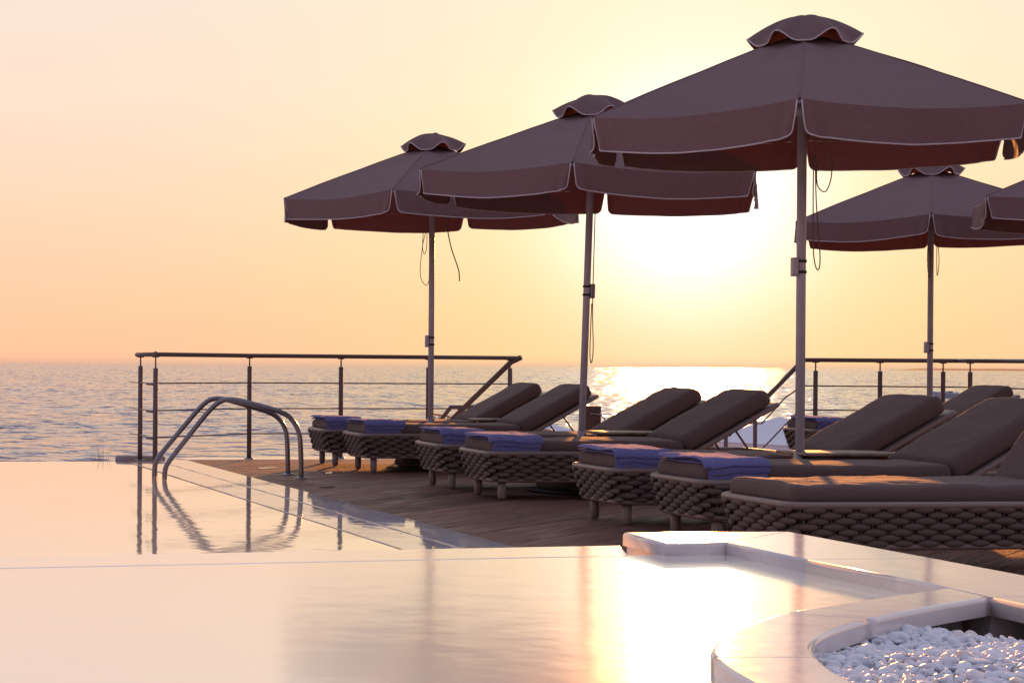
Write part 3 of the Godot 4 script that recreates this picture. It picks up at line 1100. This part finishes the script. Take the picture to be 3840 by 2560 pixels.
# ---------------------------------------------------------------- furniture
func build_furniture() -> void:
	var yaw := deg_to_rad(6.5)
	var spots := [
		[2.354, -16.996, "taupe sun lounger with towel, farthest down the row by the left railing", 0.36],
		[2.559, -16.008, "taupe sun lounger with towel, second from the far end of the row", 0.38],
		[2.857, -14.028, "taupe sun lounger with towel, far one of the pair beneath the leaning parasol pole", 0.36],
		[2.985, -12.927, "taupe sun lounger with towel, near one of the pair beneath the leaning parasol pole", 0.41],
		[3.290, -10.963, "taupe sun lounger with towel, far one of the pair around the nearest parasol pole", 0.38],
		[3.463, -9.917, "taupe sun lounger with towel, near one of the pair around the nearest parasol pole", 0.41],
		[3.309, -8.368, "nearest taupe sun lounger, back raised steeply, without a towel, behind the marble coping", 0.0],
		[7.565, -17.947, "taupe sun lounger with towel set apart by the right railing", 0.38]]
	var towels := ["folded lavender towel on the farthest lounger of the row", "folded lavender towel on the second lounger from the far end", "folded lavender towel on the third lounger from the far end", "folded lavender towel on the fourth lounger from the far end", "folded lavender towel on the fifth lounger from the far end", "folded lavender towel on the sixth lounger, nearest towel of all", "", "folded lavender towel on the lounger by the right railing"]
	var first := make_lounger(29.0)
	for i in spots.size():
		var s: Array = spots[i]
		var o: Node3D = first
		if i > 0:
			if i == 6: o = make_lounger(54.0)   # its back is raised steeply
			else:
				o = first.duplicate()
				o.name = numbered("sun_lounger")
				add_child(o)
		o.position = Vector3(s[0], 0, s[1])
		o.rotation.y = yaw + [0.0, 0.012, -0.008, 0.006, -0.01, 0.01, 0.02, 0.0][i]
		if i > 0:
			shift = i * 71.0
			crease = 1.5 if i == 6 else 1.0
			(o.get_node("seat_cushion") as MeshInstance3D).mesh = round_box(Vector3(HINGE - 0.035, TOP - RIM - 0.002, WID - 0.075), 0.034, Vector3i(60, 8, 30) if i == 6 else Vector3i(40, 8, 24), seat_bends)
		tag(o, s[2], "sun lounger", "sun loungers with rope weave")
		if s[3] > 0.0: make_towel(towels[i], Vector3(s[0], TOP + 0.008, s[1]), o.rotation.y, i, s[3])
	# side tables between the pairs
	var tables := [[1.66, 0, 0.5, "small wooden side table between the two farthest loungers"], [1.50, 2, 0.5, "small wooden side table beneath the leaning parasol pole"], [1.36, 4, 0.5, "small wooden side table beside the nearest parasol pole"], [1.9, 7, 0.62, "small wooden side table behind the lounger by the right railing"]]
	for i in tables.size():
		var a: Array = spots[tables[i][1]]
		var b: Array = spots[tables[i][1] + 1] if i < 3 else [7.73, -16.75]
		var mid := Vector3((a[0] + b[0]) / 2, 0, (a[1] + b[1]) / 2)
		var dir := Vector3(cos(yaw), 0, -sin(yaw))
		var t := thing("side_table", tables[i][3], "side table", mid + dir * tables[i][0], yaw, "side tables between the loungers")
		var small: float = 0.8 if i == 0 else 1.0
		part("table_top", round_box(Vector3(0.66 * small, 0.022, 0.36 * small), 0.007, Vector3i(6, 4, 6)), M.table, t, Vector3(0, 0.462, 0))
		part("box", bar_box(Vector3(0.5 * small, 0.462, 0.24 * small), 0.006), M.table, t)

func build_parasols() -> void:
	var y := deg_to_rad(-23.5)
	var t := make_parasol("taupe parasol at the far end, leftmost against the sky", Vector3(3.393, 0, -16.5), y - 0.03, 2.59, Vector3.ZERO, Vector3(0.02, 0, 0), 1.23, -1, 1.3)
	var h := 2.35
	add_cord(t, [Vector3(-0.05, h, 0.04), Vector3(-0.10, h - 0.2, 0.05), Vector3(-0.12, h - 0.48, 0.05), Vector3(-0.06, h - 0.58, 0.05), Vector3(-0.03, h - 0.45, 0.05), Vector3(-0.04, h, 0.05)])
	add_cord(t, [Vector3(-0.09, h, 0.04), Vector3(-0.10, h - 0.22, 0.05), Vector3(-0.08, h - 0.28, 0.05), Vector3(-0.06, h - 0.2, 0.05), Vector3(-0.06, h, 0.05)])
	add_cord(t, [Vector3(0.34, 2.52, -1.0), Vector3(0.40, 2.22, -1.0), Vector3(0.48, 1.98, -1.0), Vector3(0.49, 1.86, -1.0)], 0.006)
	t = make_parasol("taupe parasol on a slightly leaning pole, second from the left", Vector3(3.99, 0, -13.6), y + 0.03, 2.51, Vector3(0, 0, deg_to_rad(-1.6)), Vector3(0.04, 0, 0), 1.60, 1, 3.9, 1.42)
	h = 2.25
	add_cord(t, [Vector3(0.035, h, 0.03), Vector3(0.04, 1.5, 0.035), Vector3(0.055, 1.15, 0.04), Vector3(0.045, 1.03, 0.04), Vector3(0.03, 1.12, 0.04), Vector3(0.032, 1.5, 0.035)], 0.004)
	t = make_parasol("largest, nearest taupe parasol standing in front of the sunset glow", Vector3(4.434, 0, -10.5), y, 2.515, Vector3.ZERO, Vector3(0.04, 0, 0), 1.62, -1, 6.1, 1.35)
	h = 2.3
	add_cord(t, [Vector3(0.06, h, 0.05), Vector3(0.065, h - 0.3, 0.06), Vector3(0.09, h - 0.62, 0.06), Vector3(0.075, h - 0.70, 0.06), Vector3(0.05, h - 0.6, 0.06), Vector3(0.045, h - 0.3, 0.06), Vector3(0.05, h, 0.05)])
	add_cord(t, [Vector3(0.07, h - 0.05, 0.05), Vector3(0.07, h - 0.18, 0.06), Vector3(0.12, h - 0.22, 0.06), Vector3(0.155, h - 0.13, 0.06), Vector3(0.16, h, 0.05)])
	t = make_parasol("taupe parasol at the right railing, behind the nearest one", Vector3(8.72, 0, -17.5), y - 0.05, 2.51, Vector3.ZERO, Vector3(0.02, 0, 0.01), 1.22, -1, 8.4, 1.43)
	h = 2.3
	add_cord(t, [Vector3(-0.05, h, 0.04), Vector3(-0.06, h - 0.2, 0.05), Vector3(-0.045, h - 0.36, 0.05), Vector3(-0.03, h - 0.3, 0.05), Vector3(-0.035, h, 0.05)])
	add_cord(t, [Vector3(0.05, h, 0.04), Vector3(0.06, h - 0.2, 0.05), Vector3(0.04, h - 0.34, 0.05), Vector3(0.035, h, 0.05)])
	make_parasol("taupe parasol cut off by the right picture edge", Vector3(9.16, 0, -14.7), y, 2.48, Vector3.ZERO, Vector3(0.03, 0, 0), 1.3, -1, 2.2)

func build_rails() -> void:
	# left railing
	var ry := 1.085
	var pts := [Vector3(0.618, 0, -17.5), Vector3(0.744, -0.02, -16.85), Vector3(1.78, 0.004, -17.93), Vector3(2.78, 0.004, -18.18), Vector3(3.76, 0.004, -18.42), Vector3(4.70, 0.004, -18.65)]
	var t := thing("left_railing", "grey metal railing with three rods along the sea, left of the stair gap", "railing")
	t.name = numbered("railing")
	for p in pts: make_post(t, p, ry)
	var top := PackedVector3Array([Vector3(0.585, ry, -17.68), Vector3(0.618, ry, -17.5), Vector3(0.744, ry, -16.85)])
	part("handrail", tube_mesh(Array(top), 0.0225, 14), M.rail, t)
	part("handrail", tube_mesh([Vector3(0.744, ry, -16.85), Vector3(1.78, ry, -17.93), Vector3(2.78, ry, -18.18), Vector3(3.76, ry, -18.42), Vector3(4.79, ry, -18.67)], 0.0225, 14), M.rail, t)
	var ball := SphereMesh.new()
	ball.radius = 0.03
	ball.height = 0.06
	part("corner_ball", ball, M.rail, t, Vector3(0.744, ry, -16.85))
	for y in [0.80, 0.53, 0.265]:
		part("rod", tube_mesh([Vector3(0.744, y, -16.85), Vector3(1.78, y, -17.93), Vector3(2.78, y, -18.18), Vector3(3.76, y, -18.42), Vector3(4.74, y, -18.66)], 0.0068, 8), M.rail, t)
		part("rod", tube_mesh([Vector3(0.52, y - 0.002, -17.9), Vector3(0.618, y, -17.46), Vector3(0.72, y - 0.01, -16.95)], 0.0062, 8), M.steel, t)
		part("rod_socket", rod(Vector3(0.66, y - 0.006, -16.92), Vector3(0.735, y - 0.012, -16.88), 0.013, 8), M.steel, t)
	# stair rail going down from its end
	t = thing("stair_railing", "metal stair handrail sloping down to the left behind the farthest loungers", "railing")
	part("handrail", tube_mesh([Vector3(4.84, 1.09, -18.75), Vector3(4.76, 1.04, -18.85), Vector3(4.40, 0.55, -19.4), Vector3(4.15, 0.2, -19.8)], 0.03, 10), M.rail, t)
	part("handrail", tube_mesh([Vector3(4.62, 0.53, -19.4), Vector3(4.24, 0.52, -19.5), Vector3(4.05, 0.25, -19.6), Vector3(3.9, 0.0, -19.8)], 0.026, 10), M.rail, t)
	part("rod", tube_mesh([Vector3(4.80, 0.76, -18.9), Vector3(4.5, 0.32, -19.4), Vector3(4.3, 0.0, -19.8)], 0.009, 8), M.rail, t)
	part("post", rod(Vector3(4.33, -2.4, -19.5), Vector3(4.33, 0.52, -19.5), 0.009, 8), M.rail, t)
	part("post", rod(Vector3(4.12, -2.4, -19.82), Vector3(4.12, 0.24, -19.82), 0.024, 10), M.rail, t)
	# right railing
	t = thing("railing", "grey metal railing with two rods along the sea, right of the stair gap", "railing")
	var q := [Vector3(8.245, 0, -19.12), Vector3(8.968, 0, -19.12), Vector3(9.624, 0, -19.02), Vector3(9.863, 0, -18.9), Vector3(10.55, 0, -18.6), Vector3(11.3, 0, -18.3)]
	for p in q: make_post(t, p, 1.09)
	part("handrail", tube_mesh([Vector3(8.09, 1.088, -19.12), Vector3(8.245, 1.09, -19.12), Vector3(9.76, 1.092, -19.0)], 0.0235, 12), M.rail, t)
	part("handrail", tube_mesh([Vector3(9.76, 1.092, -19.0), Vector3(9.863, 1.092, -18.9), Vector3(11.4, 1.092, -18.25)], 0.0235, 12), M.steel, t)
	for y in [0.80, 0.53]:
		part("rod", tube_mesh([Vector3(8.05, y - 0.07, -19.15), Vector3(8.13, y, -19.12), Vector3(8.245, y, -19.12), Vector3(9.76, y, -19.0), Vector3(11.4, y - 0.03, -18.25)], 0.0075, 8), M.rail, t)
	# its stair rail
	t = thing("stair_railing", "metal stair handrail sloping down to the left in front of the white tent", "railing")
	part("handrail", tube_mesh([Vector3(8.13, 1.06, -19.25), Vector3(7.80, 0.65, -19.4), Vector3(7.45, 0.22, -19.6)], 0.026, 10), M.rail, t)
	part("rod", tube_mesh([Vector3(8.12, 0.76, -19.3), Vector3(8.02, 0.66, -19.4), Vector3(7.99, 0.345, -19.98), Vector3(7.93, 0.345, -20.0), Vector3(7.60, 0.37, -20.1)], 0.0085, 8), M.rail, t)
	part("rod", tube_mesh([Vector3(8.12, 0.50, -19.3), Vector3(7.85, 0.12, -19.5), Vector3(7.6, -0.2, -19.7)], 0.0085, 8), M.rail, t)
	for p in [Vector3(7.92, 0, -20.0), Vector3(7.615, 0, -20.1)]:
		part("post", rod(Vector3(p.x, -2.4, p.z), Vector3(p.x, 0.395, p.z), 0.024, 14), M.rail, t)
		part("spigot", rod(Vector3(p.x, 0.39, p.z), Vector3(p.x, 0.5, p.z), 0.007, 8), M.rail, t)
	# pool ladder
	t = thing("pool_ladder", "bent stainless steel grab rails of the pool ladder, running from decking into water", "ladder")
	part("grab_rail", tube_mesh(Array(smooth_path(grab(0.0), 6)), 0.0225, 14), M.steel, t)
	part("grab_rail", tube_mesh(Array(smooth_path(grab(1.0), 6)), 0.0225, 14), M.steel, t)
	for p in [Vector3(1.938, 0, -14.93), Vector3(1.888, 0, -15.40)]:
		part("flange", lathe([Vector2(0, 0), Vector2(0.062, 0), Vector2(0.062, 0.006), Vector2(0.03, 0.016), Vector2(0, 0.016)], 20), M.steel, t, p)

func grab(far: float) -> Array:
	# side view of a grab rail (along, height) between its foot in the water and its foot on the decking
	var a: Array = RAIL_A if far < 0.5 else RAIL_B
	var out := []
	for p in a: out.append(Vector3(p[0], p[1], p[2]))
	return out

const RAIL_A := [[0.744, -0.050, -14.900], [0.743, -0.022, -14.900], [0.745, 0.048, -14.900], [0.761, 0.109, -14.900], [0.810, 0.183, -14.902], [0.937, 0.347, -14.905], [1.075, 0.523, -14.908], [1.145, 0.603, -14.910], [1.214, 0.661, -14.912], [1.284, 0.685, -14.914], [1.366, 0.682, -14.916], [1.495, 0.654, -14.919], [1.635, 0.618, -14.922], [1.741, 0.586, -14.925], [1.823, 0.544, -14.927], [1.884, 0.475, -14.929], [1.920, 0.391, -14.930], [1.932, 0.288, -14.930], [1.938, 0.149, -14.930], [1.942, 0.004, -14.930]]
const RAIL_B := [[0.665, -0.037, -15.180], [0.665, -0.011, -15.180], [0.669, 0.072, -15.181], [0.685, 0.129, -15.184], [0.735, 0.205, -15.193], [0.861, 0.357, -15.216], [0.999, 0.521, -15.242], [1.071, 0.602, -15.255], [1.143, 0.664, -15.268], [1.215, 0.686, -15.281], [1.298, 0.679, -15.296], [1.439, 0.642, -15.321], [1.586, 0.601, -15.348], [1.691, 0.568, -15.366], [1.768, 0.530, -15.380], [1.827, 0.467, -15.390], [1.859, 0.395, -15.396], [1.872, 0.301, -15.398], [1.878, 0.157, -15.399], [1.885, 0.003, -15.400]]

# ---------------------------------------------------------------- beyond the terrace
func build_far_things() -> void:
	# kerb behind the corner posts, with a tuft of grass
	var kerb := part("concrete_kerb", round_box(Vector3(0.52, 0.09, 0.16), 0.03, Vector3i(8, 8, 8)), M.concrete, self, Vector3(0.63, -0.05, -17.72))
	tag(kerb, "low grey concrete kerb behind the corner posts of the railing", "kerb")
	var t := thing("grass_tuft", "sparse dry grass tuft sticking up behind the pool edge", "grass", Vector3(0.24, -0.3, -17.9))
	for k in 11:
		var w := rng.randf_range(-0.5, 0.5)
		var hh := rng.randf_range(0.36, 0.5) * (1.0 - absf(w) * 0.45)
		var st := new_st()
		tube(st, PackedVector3Array([Vector3(0.1 * w, 0, 0.02 * k / 11.0), Vector3(0.16 * w, hh * 0.6, 0.01), Vector3(0.3 * w, hh, 0.02)]), 0.004, 5, false, 0.0008)
		part("blade", commit(st), M.leaf, t)
	structure("planting_strip", prism(PackedVector2Array([Vector2(-4, -17.1), Vector2(1.0, -17.85), Vector2(1.0, -18.6), Vector2(-4, -18.0)]), -0.3, -2.5), M.soil)
	# beach tents
	for i in 2:
		var label: String = ["white pointed tent roof beyond the stair gap, beside the set apart lounger", "white pointed tent roof peeping out beside the dark shower panel"][i]
		t = thing("beach_tent", label, "tent", [Vector3(13.95, -2.4, -34), Vector3(9.35, -2.4, -34)][i], deg_to_rad([24, 20][i]), "white tents on the lower terrace")
		var peak: float = [2.43, 2.27][i]
		var e := 1.93
		var hw := 1.25
		var c := [Vector3(-hw, e, hw), Vector3(hw, e, hw), Vector3(hw, e, -hw), Vector3(-hw, e, -hw)]
		for k in 4:
			var st := new_st()
			var p0: Vector3 = c[k]
			var p1: Vector3 = c[(k + 1) % 4]
			grid(st, 8, 6, func(u: float, v: float) -> Vector3:
				var p := p0.lerp(p1, u).lerp(Vector3(0, peak, 0), v)
				return p + Vector3(0, -0.05 * sin(PI * v), 0))
			part("roof_panel", commit(st), M.white_sheet, t)
			st = new_st()
			grid(st, 10, 4, func(u: float, v: float) -> Vector3:
				var p := p0.lerp(p1, u)
				return p * Vector3(0.985, 1, 0.985) + Vector3(0, -1.0 * v, 0) + Vector3(p.x, 0, p.z).normalized() * 0.03 * sin(u * 14.0) * v, true)
			part("wall_sheet", commit(st), M.white_sheet, t)
			part("tent_pole", rod(Vector3(p0.x, 0, p0.z) * 0.96, p0 * Vector3(0.96, 1, 0.96), 0.03, 8), M.pole, t)
	# outdoor shower
	t = thing("outdoor_shower", "dark shower panel with a curved arm and flat head, beyond the loungers", "shower", Vector3(6.45, -2.4, -21.5))
	part("panel", prism(PackedVector2Array([Vector2(-0.10, -0.03), Vector2(0.10, -0.03), Vector2(0.11, 0.03), Vector2(-0.11, 0.03)]), 2.9, 0.0), M.panel, t)
	part("arm", tube_mesh(Array(smooth_path([Vector3(-0.01, 2.80, 0.03), Vector3(0.05, 2.80, 0.09), Vector3(0.11, 2.77, 0.13), Vector3(0.13, 2.70, 0.14), Vector3(0.135, 2.66, 0.14)], 5)), 0.009, 8), M.steel, t)
	part("rose", lathe([Vector2(0, 0), Vector2(0.018, 0), Vector2(0.018, 0.008), Vector2(0, 0.008)], 14), M.steel, t, Vector3(-0.01, 2.80, 0.03), Vector3(PI / 2, 0, 0))
	part("shower_head", lathe([Vector2(0, 0), Vector2(0.12, 0), Vector2(0.12, 0.008), Vector2(0.03, 0.02), Vector2(0, 0.02)], 20), M.steel, t, Vector3(0.135, 2.645, 0.14))
	# hoop with net
	t = thing("hoop_net", "red hoop with a torn cord net beside the leftmost parasol pole", "hoop", Vector3(6.98, -2.4, -34))
	part("post", rod(Vector3(0, 0, 0), Vector3(0, 2.45, 0), 0.03, 8), M.rail, t)
	var ring := []
	for k in 24: ring.append(Vector3(0.23 + 0.2 * cos(TAU * k / 24), 2.40 - 0.03 * cos(TAU * k / 24), 0.2 * sin(TAU * k / 24)))
	part("hoop", tube_mesh(ring, 0.017, 8, true), M.red, t)
	var net := new_st()
	for k in 12:
		for s in [-1, 1]:
			var w0 := TAU * k / 12
			var w1: float = TAU * (k + s * 1.6) / 12
			tube(net, PackedVector3Array([Vector3(0.23 + 0.2 * cos(w0), 2.39, 0.2 * sin(w0)), Vector3(0.23 + 0.1 * cos(w1), 2.12, 0.1 * sin(w1))]), 0.004, 4)
	part("net", commit(net), M.rail, t)
	# motor boat on the sea
	t = thing("motor_boat", "small white motor boat lying on the sea behind the right railing", "boat", Vector3(230.6, -6.75, -453))
	var hull := new_st()
	var sect := func(u: float, v: float) -> Vector3:
		var x := lerpf(-4.6, 5.0, u)
		var beam := 1.25 * pow(clampf(u / 0.5, 0.0, 1.0), 0.55)
		var sheer := lerpf(1.75, 1.15, u)
		var keel := lerpf(0.9, -0.1, smoothstep(0.0, 0.28, u))
		var w := (v - 0.5) * 2.0
		return Vector3(x + (1.0 - u) * 0.0, lerpf(keel, sheer, pow(absf(w), 1.5)), beam * w)
	grid(hull, 24, 12, sect, false)
	var hm := part("hull", commit(hull), M.hull, t)
	var dk := new_st()
	grid(dk, 24, 6, func(u: float, v: float) -> Vector3:
		var p: Vector3 = sect.call(u, 1.0)
		return Vector3(p.x, p.y + 0.22 * (1.0 - pow(2 * v - 1, 2.0)) * smoothstep(1.0, 0.3, u), p.z * (2 * v - 1)), true)
	part("foredeck", commit(dk), M.hull, hm)
	part("stripe", tube_mesh([sect.call(0.1, 0.9), sect.call(0.4, 0.9), sect.call(0.7, 0.9), sect.call(1.0, 0.9)], 0.05, 6), M.rail, hm)
	part("windscreen", round_box(Vector3(1.6, 0.5, 1.5), 0.12, Vector3i(6, 4, 6)), M.dark, t, Vector3(0.2, 1.35, 0))
	part("engine", round_box(Vector3(0.7, 0.9, 0.6), 0.15, Vector3i(4, 4, 4)), M.dark, t, Vector3(5.0, 0.9, 0))
	part("cleat", rod(Vector3(-4.0, 1.7, 0), Vector3(-4.3, 2.15, 0), 0.04, 6), M.rail, t)
	part("seat", round_box(Vector3(0.9, 0.5, 1.3), 0.12, Vector3i(4, 4, 4)), M.hull, t, Vector3(2.2, 1.2, 0))
	# low headland on the horizon
	var land := new_st()
	grid(land, 120, 6, func(u: float, v: float) -> Vector3:
		var x := lerpf(7030.0, 16000.0, u)
		var rise := 16.0 * smoothstep(0.0, 0.02, u) + 14.0 * smoothstep(0.1, 0.5, u) + 5.0 * noise.get_noise_1d(u * 3000) + 3.0 * noise.get_noise_1d(u * 9000)
		return Vector3(x, -8.0 + maxf(rise, 2.0) * sin(PI * v), -14000.0 - 900.0 * v), false)
	structure("headland", commit(land), M.land)
